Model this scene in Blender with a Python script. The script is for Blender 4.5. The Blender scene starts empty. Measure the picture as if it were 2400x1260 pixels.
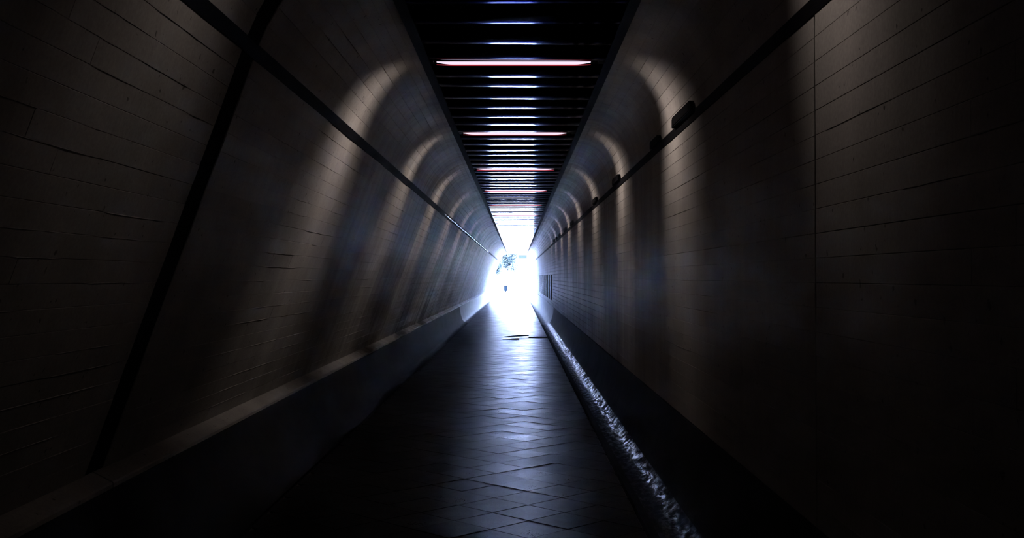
import bpy, bmesh, math, random
from mathutils import Vector, Matrix
random.seed(7)
S = bpy.context.scene
COL = S.collection
PI = math.pi

# ------------------------------------------------------------------ camera, sky, sun, exposure
F_PX = 2550.0
cam_d = bpy.data.cameras.new('camera')
cam = bpy.data.objects.new('camera', cam_d)
COL.objects.link(cam)
cam.location = (0, 0, 1.6)
cam.rotation_euler = (PI / 2, 0, 0)
cam_d.sensor_width = 36.0
cam_d.lens = F_PX / 2400 * 36.0
cam_d.shift_x = -12 / 2400
cam_d.shift_y = 18 / 2400
cam_d.clip_start = 0.05
cam_d.clip_end = 800
S.camera = cam

SKY = 295.0
w = bpy.data.worlds.new('sky')
S.world = w
w.use_nodes = True
bg = w.node_tree.nodes['Background']
bg.inputs[0].default_value = (0.38, 0.52, 1.0, 1)
bg.inputs[1].default_value = SKY
w.cycles.sampling_method = 'MANUAL'
w.cycles.sample_map_resolution = 256

sun_d = bpy.data.lights.new('sun', 'SUN')
sun_d.energy = 300
sun_d.angle = math.radians(1.0)
sun_d.color = (0.85, 0.9, 1.0)
sun = bpy.data.objects.new('sun', sun_d)
COL.objects.link(sun)
sun.rotation_euler = (math.radians(48), 0, math.radians(-28))

S.view_settings.view_transform = 'Standard'
S.view_settings.look = 'None'
S.view_settings.gamma = 1
S.view_settings.use_curve_mapping = False
S.view_settings.exposure = 0.0
cy = S.cycles
cy.max_bounces = 8
cy.diffuse_bounces = 4
cy.glossy_bounces = 5
cy.sample_clamp_indirect = 150
cy.caustics_reflective = True
cy.use_denoising = True

WASH_W = 2.5                             # watts of each side of a ceiling lamp

# ------------------------------------------------------------------ layout (metres, camera at x=0 y=0 z=1.6)
Y_BACK, Y_END = -9.0, 81.6
CZ = 3.296                               # underside of the slatted ceiling
R_TRIM, R_BOT = (1.212, 2.705), (1.222, 0.576)
L_TRIM, L_BOT, L_LEDGE = (-1.318, 2.733), (-2.096, 0.630), (-2.0, 0.576)
C_R, C_L = 0.752, -0.752
FL, FR = -1.704, 0.806                   # edges of the paving
SEAM_R = [-6.24 + 10.68 * i for i in range(9)]
SEAM_L = [-5.51 + 10.9 * i for i in range(9)]
LAMP_Y = [8.66 + 4.27 * i for i in range(-2, 18) if 8.66 + 4.27 * i < Y_END - 1]

# ------------------------------------------------------------------ materials
def mat(name):
    m = bpy.data.materials.new(name)
    m.use_nodes = True
    nt = m.node_tree
    return m, nt, nt.nodes['Principled BSDF']

def N(nt, t, **k):
    n = nt.nodes.new(t)
    for a, b in k.items():
        setattr(n, a, b)
    return n

def simple(name, col, rough=0.6, metal=0.0, spec=0.5):
    m, nt, b = mat(name)
    b.inputs['Base Color'].default_value = (*col, 1)
    b.inputs['Roughness'].default_value = rough
    b.inputs['Metallic'].default_value = metal
    b.inputs['IOR'].default_value = 1.0 + spec
    return m

def emit(name, col, s):
    m = bpy.data.materials.new(name)
    m.use_nodes = True
    nt = m.node_tree
    nt.nodes.clear()
    e = N(nt, 'ShaderNodeEmission')
    e.inputs[0].default_value = (*col, 1)
    e.inputs[1].default_value = s
    o = N(nt, 'ShaderNodeOutputMaterial')
    nt.links.new(e.outputs[0], o.inputs[0])
    return m

def ramp(nt, src, stops):
    r = N(nt, 'ShaderNodeValToRGB')
    els = r.color_ramp.elements
    while len(els) < len(stops):
        els.new(0.5)
    for e, (p, c) in zip(els, stops):
        e.position = p
        e.color = (*c, 1) if not isinstance(c, (int, float)) else (c, c, c, 1)
    nt.links.new(src, r.inputs[0])
    return r

def world_pos(nt):
    return N(nt, 'ShaderNodeNewGeometry').outputs['Position']

def mapped(nt, src, scale):
    m = N(nt, 'ShaderNodeMapping')
    m.inputs['Scale'].default_value = scale
    nt.links.new(src, m.inputs['Vector'])
    return m.outputs[0]

def noise(nt, vec, scale, detail=4, rough=0.55):
    n = N(nt, 'ShaderNodeTexNoise')
    n.inputs['Scale'].default_value = scale
    n.inputs['Detail'].default_value = detail
    n.inputs['Roughness'].default_value = rough
    nt.links.new(vec, n.inputs['Vector'])
    return n.outputs['Fac']

def mul(nt, a, b, fac=1.0, mode='MULTIPLY'):
    x = N(nt, 'ShaderNodeMix', data_type='RGBA', blend_type=mode)
    x.inputs[0].default_value = fac
    nt.links.new(a, x.inputs[6])
    nt.links.new(b, x.inputs[7])
    return x.outputs[2]

def piece_random(nt):
    """one value per piece, whether the piece is an object or an island of a joined mesh"""
    oi = N(nt, 'ShaderNodeObjectInfo')
    ge = N(nt, 'ShaderNodeNewGeometry')
    a = N(nt, 'ShaderNodeMath', operation='ADD')
    nt.links.new(oi.outputs['Random'], a.inputs[0])
    nt.links.new(ge.outputs['Random Per Island'], a.inputs[1])
    f = N(nt, 'ShaderNodeMath', operation='FRACT')
    nt.links.new(a.outputs[0], f.inputs[0])
    return f.outputs[0]

def concrete(name, c0, c1, rough=(0.42, 0.62), spec=0.5, streak=True, bump=0.25):
    m, nt, b = mat(name)
    p = world_pos(nt)
    blot = ramp(nt, noise(nt, mapped(nt, p, (1, 1, 1)), 1.1, 5), [(0.3, c0), (0.7, c1)])
    col = blot.outputs[0]
    fine = ramp(nt, noise(nt, p, 60, 3), [(0.3, 0.82), (0.7, 1.0)])
    col = mul(nt, col, fine.outputs[0])
    pit = ramp(nt, noise(nt, p, 24, 2, 0.4), [(0.245, 0.35), (0.29, 1.0)])
    col = mul(nt, col, pit.outputs[0])
    if streak:                                     # run-off stains: narrow along the tunnel, long down the wall
        st = ramp(nt, noise(nt, mapped(nt, p, (0.4, 3.2, 0.22)), 1.6, 6, 0.65), [(0.38, 0.45), (0.56, 1.0)])
        damp = N(nt, 'ShaderNodeSeparateXYZ'); nt.links.new(p, damp.inputs[0])
        mr = N(nt, 'ShaderNodeMapRange'); mr.inputs[1].default_value = 8; mr.inputs[2].default_value = 24; mr.inputs[3].default_value = 0.12; mr.inputs[4].default_value = 0.95
        nt.links.new(damp.outputs[1], mr.inputs[0])
        c2 = mul(nt, col, st.outputs[0])
        st = ramp(nt, noise(nt, mapped(nt, p, (0.3, 1.0, 0.05)), 5.5, 5, 0.7), [(0.40, 0.30), (0.54, 1.0)])
        c2 = mul(nt, c2, st.outputs[0], 0.85)
        mx = N(nt, 'ShaderNodeMix', data_type='RGBA')
        nt.links.new(mr.outputs[0], mx.inputs[0]); nt.links.new(col, mx.inputs[6]); nt.links.new(c2, mx.inputs[7])
        col = mx.outputs[2]
    pr = ramp(nt, piece_random(nt), [(0.0, 0.92), (1.0, 1.0)])
    col = mul(nt, col, pr.outputs[0])
    nt.links.new(col, b.inputs['Base Color'])
    rr = ramp(nt, noise(nt, p, 5, 4), [(0.3, rough[0]), (0.7, rough[1])])
    nt.links.new(rr.outputs[0], b.inputs['Roughness'])
    b.inputs['IOR'].default_value = 1.0 + spec
    b.inputs['Specular IOR Level'].default_value = 0.5
    bu = N(nt, 'ShaderNodeBump')
    bu.inputs['Strength'].default_value = bump
    bu.inputs['Distance'].default_value = 0.004
    nt.links.new(noise(nt, p, 35, 5), bu.inputs['Height'])
    nt.links.new(bu.outputs[0], b.inputs['Normal'])
    return m

M_WALL = concrete('board_marked_concrete', (0.33, 0.315, 0.295), (0.48, 0.455, 0.43), (0.60, 0.72), 0.17)
M_WALLB = simple('dark_backing_concrete', (0.06, 0.055, 0.05), 0.8)  # dark concrete backing behind boards and tiles
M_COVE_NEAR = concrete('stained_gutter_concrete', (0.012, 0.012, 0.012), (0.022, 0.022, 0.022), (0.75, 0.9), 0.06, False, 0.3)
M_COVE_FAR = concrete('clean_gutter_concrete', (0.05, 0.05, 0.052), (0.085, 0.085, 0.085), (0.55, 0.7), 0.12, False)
M_BLACK = simple('black_rubber', (0.006, 0.006, 0.008), 0.8, 0, 0.06)
M_CHAN = simple('black_channel_metal', (0.005, 0.005, 0.006), 0.8, 0, 0.08)
M_HOUS = simple('lamp_housing_black', (0.01, 0.01, 0.012), 0.6, 0, 0.3)
M_TUBE = emit('lamp_tube_glow', (1.0, 0.78, 0.70), 0.6)
M_LENS = emit('lamp_lens_glow', (1.0, 0.82, 1.0), 1.0)
M_LENSR = emit('lamp_lens_red_glow', (0.9, 0.08, 0.12), 0.8)

def gutter_wet():
    m, nt, b = mat('wet_gutter_concrete')
    p = world_pos(nt)
    nt.links.new(ramp(nt, noise(nt, p, 3, 4), [(0.3, (0.012, 0.012, 0.013)), (0.7, (0.03, 0.03, 0.032))]).outputs[0], b.inputs['Base Color'])
    wet = ramp(nt, noise(nt, mapped(nt, p, (2.5, 1, 1)), 9, 6, 0.7), [(0.44, 0.33), (0.56, 0.85)])
    nt.links.new(wet.outputs[0], b.inputs['Roughness'])
    b.inputs['IOR'].default_value = 1.05
    bu = N(nt, 'ShaderNodeBump')
    bu.inputs['Strength'].default_value = 0.6
    bu.inputs['Distance'].default_value = 0.006
    nt.links.new(noise(nt, p, 30, 5, 0.7), bu.inputs['Height'])
    nt.links.new(bu.outputs[0], b.inputs['Normal'])
    return m
M_WET = gutter_wet()

def paving():
    m, nt, b = mat('worn_polished_paving')
    p = world_pos(nt)
    c = ramp(nt, noise(nt, p, 7, 6, 0.65), [(0.3, (0.008, 0.008, 0.009)), (0.7, (0.024, 0.023, 0.024))]).outputs[0]
    nt.links.new(c, b.inputs['Base Color'])
    r1 = ramp(nt, noise(nt, p, 4, 3, 0.5), [(0.3, 0.33), (0.7, 0.41)])
    r2 = ramp(nt, piece_random(nt), [(0.0, 0.88), (1.0, 1.10)])
    r3 = ramp(nt, noise(nt, p, 70, 3, 0.6), [(0.35, 0.86), (0.65, 1.1)])
    nt.links.new(mul(nt, mul(nt, r1.outputs[0], r2.outputs[0]), r3.outputs[0]), b.inputs['Roughness'])
    b.inputs['IOR'].default_value = 1.055
    bu = N(nt, 'ShaderNodeBump')
    bu.inputs['Strength'].default_value = 0.2
    bu.inputs['Distance'].default_value = 0.002
    nt.links.new(noise(nt, p, 45, 4, 0.6), bu.inputs['Height'])
    nt.links.new(bu.outputs[0], b.inputs['Normal'])
    return m
M_PAVE = paving()

def panelmetal():
    m, nt, b = mat('glossy_dark_ceiling_metal')
    p = world_pos(nt)
    b.inputs['Base Color'].default_value = (0.015, 0.015, 0.035, 1)
    b.inputs['Specular Tint'].default_value = (0.08, 0.085, 0.15, 1)
    b.inputs['Metallic'].default_value = 1.0
    r = ramp(nt, noise(nt, mapped(nt, p, (1, 2, 1)), 3, 4), [(0.3, 0.05), (0.7, 0.09)])
    nt.links.new(r.outputs[0], b.inputs['Roughness'])
    return m
M_PAN = panelmetal()

# ------------------------------------------------------------------ helpers
def tag(o, label=None, cat=None, group=None, kind=None):
    if label: o['label'] = label
    if cat: o['category'] = cat
    if group: o['group'] = group
    if kind: o['kind'] = kind
    return o

def link(name, me, parent=None, loc=None, kind=None):
    o = bpy.data.objects.new(name, me)
    COL.objects.link(o)
    if parent is not None:
        o.parent = parent
    if loc is not None:
        o.location = loc
    if kind:
        o['kind'] = kind
    return o

def empty(name, loc=(0, 0, 0), rz=0):
    o = bpy.data.objects.new(name, None)
    COL.objects.link(o)
    o.location = loc
    o.rotation_euler = (0, 0, rz)
    return o

class MB:
    def __init__(s): s.v, s.f, s.sm = [], [], False
    def add(s, vs, fs):
        k = len(s.v)
        s.v += [tuple(v) for v in vs]
        s.f += [tuple(i + k for i in f) for f in fs]
        return s
    def box(s, x0, x1, y0, y1, z0, z1):
        vs = [(x, y, z) for x in (x0, x1) for y in (y0, y1) for z in (z0, z1)]
        return s.add(vs, [(0, 1, 3, 2), (4, 6, 7, 5), (0, 4, 5, 1), (2, 3, 7, 6), (0, 2, 6, 4), (1, 5, 7, 3)])
    def prism(s, poly, y0, y1):
        """closed xz polygon extruded along y"""
        n = len(poly)
        vs = [(x, y0, z) for x, z in poly] + [(x, y1, z) for x, z in poly]
        fs = [(i, (i + 1) % n, n + (i + 1) % n, n + i) for i in range(n)]
        fs += [tuple(reversed(range(n))), tuple(range(n, 2 * n))]
        return s.add(vs, fs)
    def frustum(s, c, r0, r1, h, n=12, axis='z'):
        vs = []
        for r, t in ((r0, 0), (r1, h)):
            for i in range(n):
                a = 2 * PI * i / n
                p = (r * math.cos(a), r * math.sin(a), t)
                if axis == 'x': p = (p[2], p[0], p[1])
                if axis == 'y': p = (p[0], p[2], p[1])
                vs.append((c[0] + p[0], c[1] + p[1], c[2] + p[2]))
        return s.add(vs, [(i, (i + 1) % n, n + (i + 1) % n, n + i) for i in range(n)] + [tuple(reversed(range(n))), tuple(range(n, 2 * n))])
    def mesh(s, name, m, smooth=False):
        me = bpy.data.meshes.new(name)
        me.from_pydata(s.v, [], s.f)
        bm = bmesh.new(); bm.from_mesh(me)
        bmesh.ops.recalc_face_normals(bm, faces=bm.faces)
        bm.to_mesh(me); bm.free()
        me.materials.append(m)
        if smooth:
            me.polygons.foreach_set('use_smooth', [True] * len(me.polygons))
        me.update()
        return me
    def build(s, name, m, parent=None, smooth=False, kind=None, loc=None):
        return link(name, s.mesh(name, m, smooth), parent, loc, kind)

def board_geo(w_, l_, t=0.032, c=0.0018):
    """a board of face width w_ (local x), length l_ (local y), front at z=0, back at -t, chamfered"""
    a, b = w_ / 2, l_
    vs = [(-a + c, c, 0), (a - c, c, 0), (a - c, b - c, 0), (-a + c, b - c, 0),
          (-a, 0, -c), (a, 0, -c), (a, b, -c), (-a, b, -c),
          (-a, 0, -t), (a, 0, -t), (a, b, -t), (-a, b, -t)]
    fs = [(0, 1, 2, 3)]
    for i in range(4):
        j = (i + 1) % 4
        fs += [(i, i + 4, j + 4, j), (i + 4, i + 8, j + 8, j + 4)]
    return vs, fs

_cache = {}
def board_mesh(w_, l_, m):
    k = (round(w_, 3), round(l_, 2), m.name)
    if k not in _cache:
        me = bpy.data.meshes.new('concrete_board')
        vs, fs = board_geo(w_, l_)
        me.from_pydata(vs, [], fs)
        me.materials.append(m)
        _cache[k] = me
    return _cache[k]

def bezier(p0, c0, c1, p1, n):
    out = []
    for i in range(n + 1):
        t = i / n
        out.append(tuple((1-t)**3*p0[k] + 3*(1-t)**2*t*c0[k] + 3*(1-t)*t*t*c1[k] + t**3*p1[k] for k in (0, 1)))
    return out

def lerp(a, b, t): return tuple(a[k] + (b[k] - a[k]) * t for k in (0, 1))

# ------------------------------------------------------------------ wall profiles (inner faces), from bottom to top
G = 0.030                                                   # half height of the dark channel
def wall_line(bot, top, n):
    d = Vector(top) - Vector(bot); L = d.length; u = d / L
    end = Vector(bot) + u * (L - G)
    return [tuple(lerp(bot, tuple(end), i / n)) for i in range(n + 1)]
r_wall = wall_line(R_BOT, R_TRIM, 21)
l_wall = wall_line(L_BOT, L_TRIM, 22)
def vault(bot, top, cedge, n):
    u = (Vector(top) - Vector(bot)).normalized()
    p0 = Vector(top) + u * G
    k = (CZ - p0.y) / u.y
    corner = p0 + u * k
    return bezier(tuple(p0), tuple(p0.lerp(corner, 0.62)), tuple(Vector((cedge, CZ)).lerp(corner, 0.50)), (cedge, CZ), n)
r_vault = vault(R_BOT, R_TRIM, C_R, 9)
l_vault = vault(L_BOT, L_TRIM, C_L, 9)

# ------------------------------------------------------------------ ground under everything, wall shells, ceiling slab
floor = MB().box(-2.3, 1.6, Y_BACK - 0.3, Y_END, -0.30, -0.075).build('floor', M_WALLB)
tag(floor, kind='structure')

def offs(poly, d, side):
    out = []
    for i, p in enumerate(poly):
        a = Vector(poly[max(i - 1, 0)]); b = Vector(poly[min(i + 1, len(poly) - 1)])
        t = (b - a).normalized()
        n = Vector((t.y, -t.x)) if side > 0 else Vector((-t.y, t.x))   # outward
        out.append((p[0] + n.x * d, p[1] + n.y * d))
    return out

NICHE_I = (2, 11)
nz0, nz1 = r_wall[NICHE_I[0]][1], r_wall[NICHE_I[1]][1]
NICHES = [(38.2 + 2.45 * i, 39.2 + 2.45 * i) for i in range(9)]
# left shell
lp = [(-2.12, -0.3)] + [(-2.13, 0.60)] + offs(l_wall + l_vault, 0.028, -1)
lo = [(-2.9, -0.3), (-2.9, 0.6), (-2.2, 3.1), (-1.5, 3.75), (-0.72, 3.75)]
wall_left = MB().prism(lp + [(-0.72, CZ + 0.03)] + lo[::-1], Y_BACK, Y_END).build('wall_left', M_WALLB)
tag(wall_left, kind='structure')
# right shell, with real recesses for the openings low in the wall
mb = MB()
X0 = 1.246
mb.prism([(X0, -0.3), (X0, nz0 - 0.002), (2.0, nz0 - 0.002), (2.0, -0.3)], Y_BACK, Y_END)
up = [(X0, nz1 + 0.002), (X0, R_TRIM[1])] + offs(r_vault, 0.028, 1) + [(0.72, CZ + 0.03), (0.72, 3.75), (1.5, 3.75), (2.0, 3.1), (2.0, nz1 + 0.002)]
mb.prism(up, Y_BACK, Y_END)
mb.box(1.52, 2.0, Y_BACK, Y_END, nz0 - 0.002, nz1 + 0.002)
ys = [Y_BACK] + [y for n_ in NICHES for y in n_] + [Y_END]
for i in range(0, len(ys), 2):
    mb.box(X0, 1.53, ys[i], ys[i + 1], nz0 - 0.002, nz1 + 0.002)
wall_right = mb.build('wall_right', M_WALLB)
tag(wall_right, kind='structure')
ceiling = MB().box(-0.76, 0.76, Y_BACK, Y_END, CZ + 0.20, 3.75).build('ceiling', M_BLACK)
tag(ceiling, kind='structure')
added_back_cap = MB().box(-2.9, 2.0, Y_BACK - 0.3, Y_BACK, -0.3, 3.75).build('added_back_cap', M_WALL)  # added unseen cap, keeps sky light out where the tunnel would continue
tag(added_back_cap, kind='structure')

# ------------------------------------------------------------------ board-marked concrete facing: pieces one by one near the camera, joined beyond
def lay_boards(wall, profile, seams, side, gap_first, near, cut=None):
    far = MB()
    pats = [(3.56, 3.56, 3.56), (1.78, 3.56, 3.56, 1.78), (2.6, 3.56, 3.0, 1.52), (0.9, 3.56, 3.56, 2.66)]
    for c in range(len(profile) - 1):
        p, q = Vector(profile[c]), Vector(profile[c + 1])
        wd = (q - p).length
        mid = (p + q) / 2
        t = (q - p).normalized()
        # inward normal
        n2 = Vector((-t.y, t.x)) if side > 0 else Vector((t.y, -t.x))
        for s in range(-1, len(seams)):
            y0 = Y_BACK if s < 0 else seams[s]
            y1 = seams[s + 1] if s + 1 < len(seams) else Y_END
            y1 = min(y1, Y_END)
            if y1 - y0 < 0.3: continue
            g0 = gap_first / 2 if (s >= 0 and abs(y0 - seams[1]) < 0.01) else 0.009
            g1 = gap_first / 2 if (s + 1 < len(seams) and abs(y1 - seams[1]) < 0.01) else 0.009
            a, b = y0 + g0, y1 - g1
            pat = pats[(c * 3 + s) % 4]
            tot = sum(pat)
            cur = a
            ends = []
            for k in pat:
                nx = min(b, cur + k * (b - a) / tot)
                ends.append((cur, nx)); cur = nx
            for (u0, u1) in ends:
                pieces = [(u0, u1)]
                if cut and cut[0] <= c < cut[1]:
                    for (n0, n1) in NICHES:
                        nxt = []
                        for (v0, v1) in pieces:
                            if n1 <= v0 or n0 >= v1: nxt.append((v0, v1)); continue
                            if n0 > v0: nxt.append((v0, n0))
                            if n1 < v1: nxt.append((n1, v1))
                        pieces = nxt
                for (v0, v1) in pieces:
                    if v1 - v0 < 0.03: continue
                    off = random.uniform(-0.0008, 0.0008)
                    tilt = random.gauss(0, 0.003)
                    M3 = Matrix(((t.x, 0, n2.x, mid.x + n2.x * off), (0, 1, 0, v0), (t.y, 0, n2.y, mid.y + n2.y * off), (0, 0, 0, 1)))
                    if M3.to_3x3().determinant() < 0:
                        M3 = Matrix(((-t.x, 0, n2.x, mid.x + n2.x * off), (0, 1, 0, v0), (-t.y, 0, n2.y, mid.y + n2.y * off), (0, 0, 0, 1)))
                    M3 = M3 @ Matrix.Rotation(tilt, 4, 'Y')
                    gp = 0.0006 if v0 < 14 else (0.0025 if side > 0 else 0.0012)
                    wl, ll = wd - gp, v1 - v0 - gp
                    if near[0] < v1 and v0 < near[1] and v1 <= near[1] + 0.1:
                        o = link('concrete_board', board_mesh(wl, ll, M_WALL), wall)
                        o.matrix_local = M3
                    else:
                        vs, fs = board_geo(wl, ll)
                        far.add([M3 @ Vector(v) for v in vs], fs)
    return far

near_r, near_l = (2.3, SEAM_R[3]), (3.2, SEAM_L[3])
f = lay_boards(wall_right, r_wall, SEAM_R, 1, 0.018, near_r, NICHE_I)
f2 = lay_boards(wall_right, r_vault, SEAM_R, 1, 0.018, near_r)
f.add(f2.v, f2.f)
f.build('board_facing', M_WALL, wall_right, kind='stuff')
f = lay_boards(wall_left, l_wall, SEAM_L, -1, 0.24, near_l)
f2 = lay_boards(wall_left, l_vault, SEAM_L, -1, 0.24, near_l)
f.add(f2.v, f2.f)
f.build('board_facing', M_WALL, wall_left, kind='stuff')

# thin concrete fins squeezed out between the boards, broken into uneven lengths
def fins(wall, profile, side, y0, y1, dens, nm):
    mb = MB()
    for c in range(1, len(profile) - 1):
        p = Vector(profile[c]); t = (Vector(profile[c + 1]) - p).normalized()
        n = Vector((-t.y, t.x)) if side > 0 else Vector((t.y, -t.x))
        y = y0 + random.uniform(0, 2)
        while y < y1:
            L = min(random.uniform(0.25, 1.6), y1 - y)
            if L > 0.1 and random.random() < dens:
                k = max(2, int(L / 0.09)); h = 0
                vs, fs = [], []
                for i in range(k + 1):
                    yy = y + L * i / k
                    h = 0.0 if i in (0, k) else random.uniform(0.0012, 0.0036)
                    b0, b1 = p - t * 0.002 - n * 0.002, p + t * 0.002 - n * 0.002
                    tp = p + n * h + t * random.uniform(-0.001, 0.001)
                    vs += [(b0.x, yy, b0.y), (tp.x, yy, tp.y), (b1.x, yy, b1.y)]
                    if i:
                        a = 3 * (i - 1); b = 3 * i
                        fs += [(a, a + 1, b + 1, b), (a + 1, a + 2, b + 2, b + 1)]
                mb.add(vs, fs)
            y += L + random.uniform(0.1, 1.2)
    mb.build(nm, M_WALL, wall, kind='stuff')
fins(wall_left, l_wall, -1, 2.5, 5.1, 0.9, 'concrete_fins')
fins(wall_left, l_wall, -1, 5.7, 16.0, 0.6, 'concrete_fins')
fins(wall_right, r_wall, 1, 2.0, 4.3, 0.4, 'concrete_fins')
fins(wall_right, r_wall, 1, 4.6, 15.0, 0.3, 'concrete_fins')

# sloping ledge at the foot of the left wall, one length per bay
for i in range(len(SEAM_L) + 1):
    a = (Y_BACK if i == 0 else SEAM_L[i - 1]) + 0.008
    b = (SEAM_L[i] if i < len(SEAM_L) else Y_END) - 0.008
    if b > Y_END: b = Y_END
    if b - a < 0.3: continue
    MB().prism([(-2.13, 0.650), (-2.092, 0.628), (-2.006, 0.585), (-2.0, 0.576), (-2.0, 0.556), (-2.13, 0.556)], a, b).build('ledge_length', M_WALL, wall_left)

# ------------------------------------------------------------------ gutters: coved foot of both walls, one length per bay
def cove(side, seams):
    if side > 0:
        arc = [(0.968 + 0.250 * math.cos(a), 0.560 + 0.575 * math.sin(a)) for a in [-i * PI / 2 / 12 for i in range(13)]]
        pts = [(1.250, 0.568), (1.219, 0.568)] + arc + [(0.93, -0.018), (0.885, -0.016), (0.842, -0.008), (0.822, 0.0)]
        back = [(0.822, -0.08), (1.250, -0.08)]
    else:
        arc = [(-1.790 - 0.208 * math.cos(a), 0.548 + 0.545 * math.sin(a)) for a in [-i * PI / 2 / 12 for i in range(13)]]
        pts = [(-2.13, 0.553), (-2.0, 0.553)] + arc + [(-1.755, 0.0), (-1.722, 0.0)]
        back = [(-1.722, -0.08), (-2.13, -0.08)]
    return pts, back
def build_gutter(name, side, seams, label):
    root = empty(name)
    tag(root, kind='structure')
    pts, back = cove(side, seams)
    edges = [Y_BACK] + [s for s in seams if s > Y_BACK and s < Y_END] + [Y_END]
    for a, b in zip(edges[:-1], edges[1:]):
        mb = MB()
        n = len(pts)
        ny = max(2, int((b - a) / 0.5))
        vs, fs = [], []
        for j in range(ny + 1):
            y = a + 0.002 + (b - a - 0.004) * j / ny
            for k, (x, z) in enumerate(pts):
                wob = 0.0025 * math.sin(y * 3.1 + k * 1.3) + 0.002 * math.sin(y * 7.7 + k * 2.1)
                vs.append((x, y, z + (wob if 2 < k < n - 1 else 0)))
        for j in range(ny):
            for k in range(n - 1):
                fs.append((j * n + k, j * n + k + 1, (j + 1) * n + k + 1, (j + 1) * n + k))
        mb.add(vs, fs)
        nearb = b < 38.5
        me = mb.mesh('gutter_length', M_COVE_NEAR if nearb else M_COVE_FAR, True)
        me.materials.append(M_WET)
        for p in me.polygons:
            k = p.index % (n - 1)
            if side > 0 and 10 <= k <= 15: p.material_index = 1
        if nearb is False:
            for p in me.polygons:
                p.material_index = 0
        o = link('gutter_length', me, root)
        md = o.modifiers.new('thickness', 'SOLIDIFY'); md.thickness = 0.03; md.offset = -1; md.use_rim = False
    return root
g_r = build_gutter('gutter', 1, SEAM_R, '')
g_l = build_gutter('gutter', -1, SEAM_L, '')
tag(g_r, 'wet coved concrete gutter along the foot of the right wall')
tag(g_l, 'dry coved concrete gutter along the foot of the left wall')

# ------------------------------------------------------------------ floor paving: square tiles laid on the diagonal
D = 0.245
def clip(poly, x0, x1):
    for lim, sgn in ((x0, 1), (x1, -1)):
        out = []
        for i in range(len(poly)):
            a, b = poly[i], poly[(i + 1) % len(poly)]
            ia, ib = sgn * (a[0] - lim) >= 0, sgn * (b[0] - lim) >= 0
            if ia: out.append(a)
            if ia != ib:
                t = (lim - a[0]) / (b[0] - a[0])
                out.append((lim, a[1] + (b[1] - a[1]) * t))
        poly = out
        if len(poly) < 3: return []
    return poly
def tile_geo(poly, c=0.0025, t=0.03):
    n = len(poly)
    cx = sum(p[0] for p in poly) / n; cy_ = sum(p[1] for p in poly) / n
    ins = []
    for p in poly:
        v = Vector((cx - p[0], cy_ - p[1])); v = v.normalized() * c * 1.4
        ins.append((p[0] + v.x, p[1] + v.y))
    vs = [(x, y, 0) for x, y in ins] + [(x, y, -c) for x, y in poly] + [(x, y, -t) for x, y in poly]
    fs = [tuple(range(n))]
    for i in range(n):
        j = (i + 1) % n
        fs += [(i, i + n, j + n, j), (i + n, i + 2 * n, j + 2 * n, j + n)]
    return vs, fs
g = 0.0025
full = [(0, -D + g), (D - g, 0), (0, D - g), (-D + g, 0)]
vs, fs = tile_geo(full)
me_tile = bpy.data.meshes.new('floor_tile'); me_tile.from_pydata(vs, [], fs); me_tile.materials.append(M_PAVE)
far = MB()
count = 0
NODEX, NODEY = -0.168, 7.39
i0 = int((FL - NODEX) / D) - 2; i1 = int((FR - NODEX) / D) + 2
j0 = int((Y_BACK - NODEY) / D) - 1; j1 = int((Y_END - NODEY) / D)
MORTAR = MB()
for j in range(j0, j1 + 1):
    for i in range(i0, i1 + 1):
        if (i + j) % 2 == 0: continue                    # nodes of the joints are at even i+j
        cx = NODEX + i * D; cyy = NODEY + j * D
        if cx - D > FR or cx + D < FL or cyy > Y_END - D: continue
        if abs(cyy - 28.3) < 0.0: continue
        poly = clip([(cx + a, cyy + b) for a, b in full], FL + 0.01, FR - 0.01)
        if len(poly) < 3: continue
        area = 0.5 * abs(sum(poly[k][0] * poly[(k + 1) % len(poly)][1] - poly[(k + 1) % len(poly)][0] * poly[k][1] for k in range(len(poly))))
        if area < 0.003: continue
        dz = random.uniform(-0.0015, 0.0015)
        tx, ty = random.gauss(0, 0.0018), random.gauss(0, 0.0018)
        near = 6.2 < cyy < 19.6 and count < 298
        whole = area > 0.9 * 2 * (D - g) ** 2
        if near and whole:
            o = link('floor_tile', me_tile, floor, (cx, cyy, dz)); o.rotation_euler = (tx, ty, 0)
            count += 1
        elif near:
            vs, fs = tile_geo([(a - cx, b - cyy) for a, b in poly])
            me = bpy.data.meshes.new('floor_tile'); me.from_pydata(vs, [], fs); me.materials.append(M_PAVE)
            o = link('floor_tile', me, floor, (cx, cyy, dz)); o.rotation_euler = (tx, ty, 0)
            count += 1
        else:
            vs, fs = tile_geo(poly)
            R_ = Matrix.Rotation(tx, 3, 'X') @ Matrix.Rotation(ty, 3, 'Y')
            far.add([R_ @ (Vector(v) - Vector((cx, cyy, 0))) + Vector((cx, cyy, dz)) for v in vs], fs)
far.build('tile_paving', M_PAVE, floor, kind='stuff')
MB().box(FL, FR, Y_BACK, Y_END, -0.08, -0.012).build('mortar_bed', M_WALLB, floor)
print('tiles', count)

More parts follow.
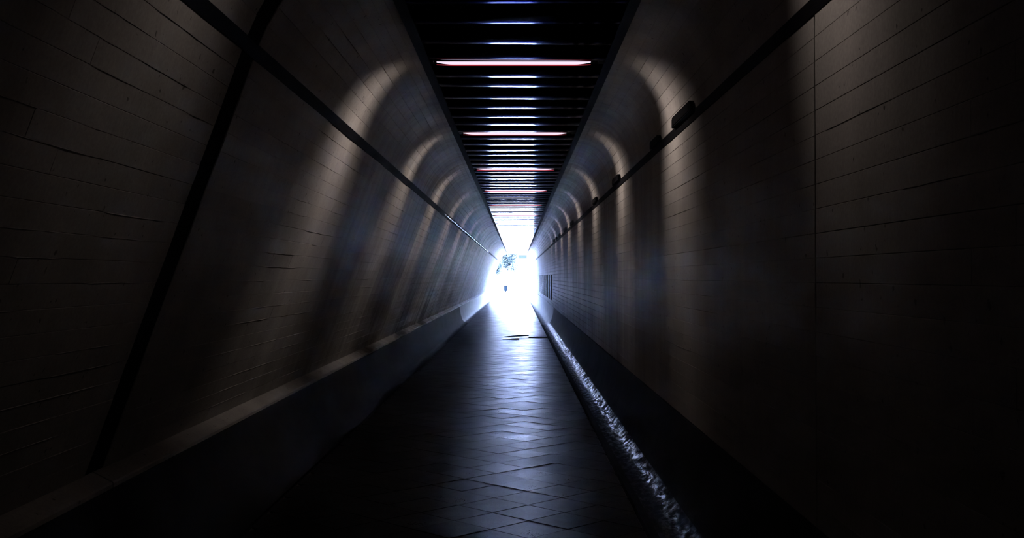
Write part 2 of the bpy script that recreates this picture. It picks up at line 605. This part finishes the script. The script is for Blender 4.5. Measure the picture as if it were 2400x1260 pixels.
# ------------------------------------------------------------------ ceiling: sagging glossy metal pans between the lamps, dark side channels
def pan_mesh(P):
    n = 10; sag = 0.018; hw = 0.683
    prof = [(-P / 2, 0.03)] + [(-P / 2 + P * i / n, -sag * (1 - (2 * i / n - 1) ** 2)) for i in range(n + 1)] + [(P / 2, 0.03)]
    vs, fs = [], []
    for x in (-hw, hw):
        vs += [(x, y, z) for y, z in prof]
    m_ = len(prof)
    fs = [(k, k + 1, m_ + k + 1, m_ + k) for k in range(m_ - 1)]
    me = bpy.data.meshes.new('ceiling_panel'); me.from_pydata(vs, [], fs); me.materials.append(M_PAN)
    me.polygons.foreach_set('use_smooth', [0 < i < m_ - 2 for i in range(len(me.polygons))])
    bm = bmesh.new(); bm.from_mesh(me); bm.normal_update()
    for e in bm.edges:
        if len(e.link_faces) == 2 and e.calc_face_angle(0) > 0.6: e.smooth = False
    bm.to_mesh(me); bm.free()
    return me
SLOT = 0.11
PITCH = (4.27 - SLOT) / 7
pm = pan_mesh(PITCH - 0.010)
ls = [LAMP_Y[0] - 8.54, LAMP_Y[0] - 4.27] + LAMP_Y + [LAMP_Y[-1] + 4.27]
rp = random.Random(11)
for ly in ls[:-1]:
    for k in range(7):
        y = ly + PITCH * (k + 0.5)
        if y < Y_BACK + 0.3 or y > Y_END - 0.3: continue
        o = link('ceiling_panel', pm, ceiling, (0, y, CZ + rp.uniform(-0.003, 0.003)))
        o.rotation_euler = (rp.gauss(0, 0.012), rp.gauss(0, 0.003), 0)
for nm, a, b in (('trim_1', 0.686, 0.757), ('trim_2', -0.757, -0.686)):
    tag(MB().box(a, b, Y_BACK, Y_END, CZ - 0.012, CZ + 0.25).build(nm, M_BLACK), kind='structure')

# ------------------------------------------------------------------ lamps in the slots
def half_tube():
    mb = MB(); mb.frustum((-0.60, 0, 0), 0.013, 0.013, 1.18, 12, 'x'); return mb
lamp_names = ['ceiling lamp with pink-white lens and red lower edge, ' + s for s in
    ('above and behind the camera', 'hidden above the top of the frame', 'largest and nearest of those in view', 'second nearest in view',
     'third nearest in view', 'fourth nearest in view')]
WASH_TILT = 37
wash = {}
for sd, st_ in ((-1, 'dim'), (-1, 'full'), (1, 'dim'), (1, 'full')):       # lamps over the camera are weakened to imitate lens vignetting
    ld = bpy.data.lights.new('lamp_light', 'AREA')
    ld.shape = 'RECTANGLE'; ld.size = 0.36; ld.size_y = 0.05
    ld.energy = WASH_W * ((0.42 if sd > 0 else 0.18) if st_ == 'dim' else 1.0); ld.color = (1.0, 0.84, 0.76); ld.spread = math.radians(76)
    wash[sd, st_] = ld
tube_me = half_tube().mesh('lamp_tube', M_TUBE, True)
hb = MB()
hb.box(-0.66, 0.64, -SLOT, -SLOT + 0.008, 0.0, 0.125).box(-0.66, 0.64, -0.006, 0.0, 0.0, 0.125).box(-0.66, 0.64, -SLOT, 0.0, 0.117, 0.125)
hb.box(-0.685, -0.66, -SLOT, 0, -0.005, 0.125).box(0.64, 0.685, -SLOT, 0, -0.005, 0.125)
hous_me = hb.mesh('lamp_housing', M_HOUS)
def lens(z0, z1, bow):
    n = 24; mb = MB(); vs = []
    for i in range(n + 1):
        t = i / n; x = -0.64 + 1.225 * t
        e = min(1, min(t, 1 - t) / 0.13); e = 1 - (1 - e) ** 2
        zb = z1 + (z0 - z1) * (0.25 + 0.75 * e) if bow else z0
        for y in (-0.014, -0.006):
            vs += [(x, y, zb), (x, y, z1)]
    fs = []
    for i in range(n):
        a, b = 4 * i, 4 * i + 4
        fs += [(a, a + 1, b + 1, b), (a + 2, b + 2, b + 3, a + 3), (a, b, b + 2, a + 2), (a + 1, a + 3, b + 3, b + 1)]
    mb.add(vs, fs + [(0, 2, 3, 1), (4 * n, 4 * n + 1, 4 * n + 3, 4 * n + 2)])
    return mb
lens_me = lens(-0.012, 0.012, True).mesh('lamp_lens', M_LENS)
lensr_me = lens(-0.019, -0.0122, True).mesh('lens_edge', M_LENSR)
for i, ly in enumerate(LAMP_Y):
    r = empty('ceiling_lamp', (0, ly, CZ))
    d = ly - 8.66
    if i < 2: lab = 'slot lamp across the ceiling, behind the camera'
    if ly < -1: lab = 'slim slot lamp across the ceiling well behind the camera'
    elif ly < 2: lab = 'slim slot lamp across the ceiling right above the camera'
    elif ly < 6: lab = 'slim slot lamp just above the top edge of the view'
    else:
        k = int(round(d / 4.27))
        words = ['nearest', 'second nearest', 'third nearest', 'fourth nearest', 'fifth nearest', 'sixth nearest', 'seventh nearest', 'eighth nearest',
                 'ninth nearest', 'tenth nearest', 'eleventh nearest', 'twelfth nearest', 'thirteenth nearest', 'fourteenth nearest', 'fifteenth nearest',
                 'sixteenth nearest', 'seventeenth nearest', 'eighteenth nearest']
        lab = ('nearest and widest glowing pink-white ceiling slot lamp with red edge' if k == 0 else
               'red-edged ceiling slot lamp, %s of those in view' % words[k])
    tag(r, lab, 'ceiling lamp', 'slot lamps across the slatted ceiling')
    link('lamp_housing', hous_me, r)
    link('lamp_tube', tube_me, r, (0, -SLOT / 2, 0.100))
    a = link('lamp_lens', lens_me, r)
    for sd in (-1, 1):                                  # added area lights in place of the tube's glow, aimed sideways at the walls
        ld = wash[sd, 'dim' if ly < 6 else 'full']
        lo_ = bpy.data.objects.new('lamp_light', ld); COL.objects.link(lo_); lo_.parent = r
        lo_.location = (sd * 0.32, -SLOT / 2, -0.022)
        dv = Vector((sd * math.cos(math.radians(WASH_TILT if ly > 6 else 27)), -0.25 if sd > 0 else -0.03, -math.sin(math.radians(WASH_TILT if ly > 6 else 27))))
        lo_.rotation_euler = dv.to_track_quat('-Z', 'Y').to_euler()
    b = link('lens_edge', lensr_me, r); b['label'] = 'glowing red lower edge of the lens'

# ------------------------------------------------------------------ dark cable channels along both walls, and boxes mounted on the right one
def channel(name, trim, side, wob):
    mb = MB(); n = 300
    u = (Vector(trim) - Vector(R_BOT if side > 0 else L_BOT)).normalized()
    nn = Vector((-1, 0)) if side > 0 else Vector((1, 0))
    vs, fs = [], []
    rr = random.Random(5)
    ys = [Y_BACK + (Y_END - Y_BACK) * (i / n) for i in range(n + 1)]
    for y in ys:
        e = rr.uniform(-wob, wob)
        for (s, o) in ((-G - 0.006 - abs(e), -0.02), (-G - 0.006 - abs(e), 0.006 + e * 0.5), (G + 0.004, 0.006), (G + 0.004, -0.02)):
            p = Vector(trim) + u * s + nn * o
            vs.append((p.x, y, p.y))
    for i in range(n):
        for k in range(3):
            fs.append((4 * i + k, 4 * i + k + 1, 4 * i + 4 + k + 1, 4 * i + 4 + k))
    mb.add(vs, fs)
    return tag(mb.build(name, M_CHAN), kind='structure')
channel('trim_3', R_TRIM, 1, 0.003)
channel('trim_4', L_TRIM, -1, 0.005)
# shiny metal conduit lying in the left channel, far down the tunnel
M_STEEL = simple('bright_steel', (0.6, 0.6, 0.62), 0.3, 1.0)
cd = empty('metal_conduit', (L_TRIM[0] + 0.022, 0, L_TRIM[1] - 0.012))
tag(cd, 'thin shiny metal conduit in the dark channel of the left wall, far down the tunnel', 'conduit')
mb = MB(); rr = random.Random(2)
pts = [(19.5 + 0.45 * i, rr.uniform(-0.004, 0.004), rr.uniform(-0.006, 0.006)) for i in range(68)]
vs, fs = [], []
for (y, a, b) in pts:
    for k in range(8):
        vs.append((a + 0.011 * math.cos(k * PI / 4), y, b + 0.011 * math.sin(k * PI / 4)))
for i in range(len(pts) - 1):
    for k in range(8):
        fs.append((8 * i + k, 8 * i + (k + 1) % 8, 8 * i + 8 + (k + 1) % 8, 8 * i + 8 + k))
mb.add(vs, fs); mb.build('conduit_pipe', M_STEEL, cd, True)
for i in range(16):
    MB().box(-0.022, 0.014, 19.8 + 1.9 * i, 19.84 + 1.9 * i, -0.016, 0.016).build('pipe_clip', M_STEEL, cd)
boxes = [(7.42, 0.87, 0.075, 'longest dark metal box on the right wall channel, nearest the camera'),
         (9.12, 0.54, 0.06, 'low dark metal box on the right wall channel, second from the camera'),
         (12.7, 0.8, 0.07, 'dark metal box on the right wall channel, third from the camera'),
         (16.3, 0.8, 0.07, 'dark metal box on the right wall channel, fourth from the camera'),
         (23.2, 1.0, 0.07, 'dark metal box on the right wall channel, fifth from the camera'),
         (26.5, 1.1, 0.07, 'dark metal box on the right wall channel, sixth from the camera'),
         (30.2, 1.1, 0.07, 'dark metal box on the right wall channel, seventh from the camera'),
         (32.6, 0.9, 0.07, 'dark metal box on the right wall channel, eighth from the camera'),
         (34.8, 0.7, 0.07, 'small dark metal box on the right wall channel, farthest from the camera')]
for y, L, h, lab in boxes:
    r = empty('wall_box', (1.212, y, 2.730))
    tag(r, lab, 'metal box', 'dark boxes along the right wall channel')
    # case with a slanted near end, a lid and two end brackets
    v = []
    for yy, hh in ((0.0, h * 0.75), (0.03, h), (L - 0.03, h * 1.02), (L, h * 0.8)):
        v += [(-0.036, yy, 0.0), (-0.036, yy, hh), (0.006, yy, hh), (0.006, yy, 0.0)]
    fs = []
    for s_ in range(3):
        for k in range(4):
            fs.append((4 * s_ + k, 4 * s_ + (k + 1) % 4, 4 * s_ + 4 + (k + 1) % 4, 4 * s_ + 4 + k))
    fs += [(3, 2, 1, 0), (12, 13, 14, 15)]
    mb = MB(); mb.add(v, fs); mb.build('box_case', M_CHAN, r)
    MB().box(-0.040, -0.035, 0.05, L - 0.05, 0.008, h - 0.01).build('box_cover', M_CHAN, r)
    for yy in (-0.012, L):
        MB().box(-0.030, 0.004, yy, yy + 0.012, 0.0, h * 0.6).build('bracket', M_CHAN, r)

# black rubber seal in the wide joint of the left wall
def seal(y, wdt):
    prof = offs(l_wall + l_vault, 0.012, -1)
    mb = MB(); vs = []
    n = len(prof)
    for yy in (y - wdt / 2, y + wdt / 2):
        vs += [(x, yy, z) for x, z in prof]
    mb.add(vs, [(k, k + 1, n + k + 1, n + k) for k in range(n - 1)])
    o = mb.build('joint_seal', M_BLACK, wall_left)
    md = o.modifiers.new('thickness', 'SOLIDIFY'); md.thickness = 0.006
    o['label'] = 'wide black rubber seal in the joint of the left wall'
seal(SEAM_L[1], 0.238)

# ------------------------------------------------------------------ cover bar and warped strip lying across the floor, expansion joints
tag(MB().prism([(-0.34, 0.002), (-0.02, 0.010), (0.31, 0.030), (0.31, 0.044), (0.05, 0.046), (-0.34, 0.006)], 28.9, 29.05).build('steel_strip', M_CHAN),
    'dark bent metal strip lying across the paving in mid tunnel', 'metal strip')
tag(MB().box(0.30, 0.80, 28.55, 28.8, 0.001, 0.014).build('drain_cover', M_CHAN), 'narrow dark drain cover running to the right gutter', 'drain cover')
M_PALE = simple('pale_painted_wood', (0.75, 0.76, 0.8), 0.25)
tag(MB().prism([(-0.40, 0.002), (0.055, 0.002), (0.055, 0.030), (0.02, 0.034), (-0.40, 0.006)], 27.9, 28.02).build('timber_wedge', M_PALE),
    'thin pale wedge of wood lying beside the dark strip on the floor', 'wood strip')
tag(MB().box(0.15, 0.80, 66.8, 66.95, 0.001, 0.02).build('joint_cover', M_CHAN), 'dark joint cover across the paving near the tunnel mouth', 'joint cover')

# ------------------------------------------------------------------ outside: portal face, plaza, trees, building, small street furniture
M_PLAZA = concrete('pale_plaza_paving', (0.55, 0.55, 0.54), (0.68, 0.67, 0.65), (0.6, 0.8), 0.3, False)
M_FACADE = simple('pale_render', (0.72, 0.72, 0.70), 0.8)
M_GLASSD = simple('window_glass_dark', (0.0034, 0.0045, 0.0040), 0.6, 0, 0.0)
M_LEAF = simple('dark_leaf', (0.0042, 0.0072, 0.0066), 0.7, 0, 0.2)
M_BARK = simple('bark', (0.006, 0.006, 0.006), 0.9)
M_BIN = simple('blue_painted_steel', (0.0016, 0.0026, 0.0034), 0.8, 0, 0.0)
tag(MB().box(-70, 70, Y_END + 0.001, 190, -0.4, -0.01).build('plaza_ground', M_PLAZA), kind='structure')
pf = MB()
def ringprof():
    inner = [(-1.722, 0.0), (-1.79, 0.003), (-1.93, 0.12), (-2.0, 0.5)] + [(-2.096, 0.63)] + l_wall[1:] + l_vault + r_vault[::-1] + r_wall[::-1] + [(1.218, 0.5), (1.15, 0.1), (0.968, -0.01)]
    return inner
inn = ringprof()
# portal face: fan out from the opening to a rectangle
def outp(p):
    c = (0, 1.6); d = Vector((p[0] - c[0], p[1] - c[1])); d.normalize()
    sx = (20 if d.x > 0 else -20) / d.x if abs(d.x) > 1e-6 else 1e9
    sz = (6.4 if d.y > 0 else -1.9) / d.y if abs(d.y) > 1e-6 else 1e9
    s = min(sx, sz)
    return (c[0] + d.x * s, c[1] + d.y * s)
n = len(inn)
vs = [(x, Y_END + 0.02, z) for x, z in inn] + [(outp(p)[0], Y_END + 0.02, outp(p)[1]) for p in inn]
pf.add(vs, [(i, (i + 1) % n, n + (i + 1) % n, n + i) for i in range(n)])
pfo = tag(pf.build('portal_face', M_FACADE), kind='structure')
md = pfo.modifiers.new('thickness', 'SOLIDIFY'); md.thickness = 0.3

def tree(x, y, h, rad, label, seed, trunk_h):
    r = empty('street_tree', (x, y, 0)); tag(r, label, 'tree')
    rr = random.Random(seed)
    mb = MB()
    segs = 6; prev = None
    for s_ in range(segs):
        mb.frustum((0.05 * math.sin(s_), 0, trunk_h * s_ / segs), 0.16 - 0.012 * s_, 0.15 - 0.012 * s_, trunk_h / segs + 0.02, 8)
    mb.build('trunk', M_BARK, r)
    lf = MB()
    clumps = [(rr.uniform(-rad, rad) * 0.6, rr.uniform(-rad, rad) * 0.6, rr.uniform(trunk_h * 0.85, h)) for _ in range(16)]
    for cx, cy_, cz in clumps:
        for _ in range(150):
            a = rr.uniform(0, 2 * PI); b = rr.uniform(-1, 1); q = rr.random() ** 0.4 * rad * 0.45
            s_ = math.sqrt(1 - b * b)
            c = Vector((cx + q * s_ * math.cos(a), cy_ + q * s_ * math.sin(a), cz + q * b))
            u = Vector((rr.uniform(-1, 1), rr.uniform(-1, 1), rr.uniform(-1, 1))).normalized() * 0.11
            v = u.orthogonal().normalized() * 0.07
            lf.add([c - u, c + v, c + u, c - v], [(0, 1, 2, 3)])
    o = lf.build('crown', M_LEAF, r, kind='stuff')
tree(-0.75, 112, 4.3, 1.1, 'broader leafy tree in the upper middle of the tunnel mouth', 3, 2.7)
tree(-2.15, 110, 3.6, 0.75, 'slimmer leafy tree at the upper left edge of the tunnel mouth', 9, 2.4)

bl = empty('pale_building', (0, 175, 0)); tag(bl, 'pale low building with dark windows across the square beyond the tunnel', 'building')
MB().box(-6, 26, 0, 10, 0, 7.0).build('building_wall', M_FACADE, bl)
MB().box(-6.4, 26.4, -0.4, 10.4, 7.0, 7.35).build('roof_slab', M_FACADE, bl)
for i in range(6):
    fr = MB().box(-4.6 + i * 4.6, -2.9 + i * 4.6, -0.06, 0.02, 4.4, 5.2).build('window', M_FACADE, bl)
    MB().box(-4.5 + i * 4.6, -3.0 + i * 4.6, -0.09, -0.05, 4.5, 5.1).build('pane', M_GLASSD, fr)

rail = empty('hand_railing', (-2.2, 113, 0)); tag(rail, 'short dark railing at the left of the square outside', 'railing')
MB().box(-0.1, 0.72, -0.03, 0.03, 1.07, 1.16).build('top_rail', M_BIN, rail)
MB().box(0.2, 0.68, -0.015, 0.015, 1.22, 1.245).build('upper_wire', M_BIN, rail)
for x in (-0.05, 0.66):
    MB().box(x - 0.012, x + 0.012, -0.015, 0.015, -0.01, 1.07).build('post', M_BIN, rail)

bn = empty('litter_bin', (-1.18, 112, -0.01)); tag(bn, 'small dark blue litter bin standing in the square outside', 'bin')
bn.scale = (1, 1, 1.25)
mb = MB(); mb.frustum((0, 0, 0.10), 0.16, 0.21, 0.42, 14); mb.build('bin_body', M_BIN, bn)
MB().frustum((0, 0, 0), 0.20, 0.19, 0.08, 14).build('bin_foot', M_BIN, bn)
MB().frustum((0, 0, 0.08), 0.06, 0.06, 0.03, 10).build('bin_neck', M_BIN, bn)
MB().frustum((0, 0, 0.52), 0.25, 0.23, 0.05, 14).build('bin_lid', M_BIN, bn)
MB().box(0.10, 0.13, -0.02, 0.02, 0.57, 0.74).build('bin_handle', M_BIN, bn)

bh = empty('street_bench', (-0.2, 112, -0.01)); tag(bh, 'small dark bench in the square, right of the litter bin', 'bench')
MB().box(-0.20, 0.18, -0.2, 0.2, 0.58, 0.65).build('bench_seat', M_BIN, bh)
for x in (-0.16, 0.12):
    MB().box(x, x + 0.04, -0.16, 0.16, 0.0, 0.58).build('bench_leg', simple('pale_leg', (0.5, 0.52, 0.55), 0.6) if x < 0 else M_BIN, bh)
tag(MB().box(-0.95, -0.58, 99.6, 99.9, -0.01, 0.03).build('kerb_stone', M_BIN), 'dark kerb stone on the bright ground, left of the other', 'kerb')
tag(MB().box(-0.02, 0.26, 100.6, 100.9, -0.01, 0.04).build('kerb_stone', M_BIN), 'dark kerb stone on the bright ground, right of the other', 'kerb')

# ------------------------------------------------------------------ sky sampling portal at the tunnel mouth (emits nothing itself)
pd = bpy.data.lights.new('mouth_portal', 'AREA')
pd.shape = 'RECTANGLE'; pd.size = 3.6; pd.size_y = 3.5
pd.cycles.is_portal = True
po = bpy.data.objects.new('mouth_portal', pd)
COL.objects.link(po)
po.location = (-0.4, Y_END + 0.4, 1.7)
po.rotation_euler = (-PI / 2, 0, 0)          # local -z faces back into the tunnel
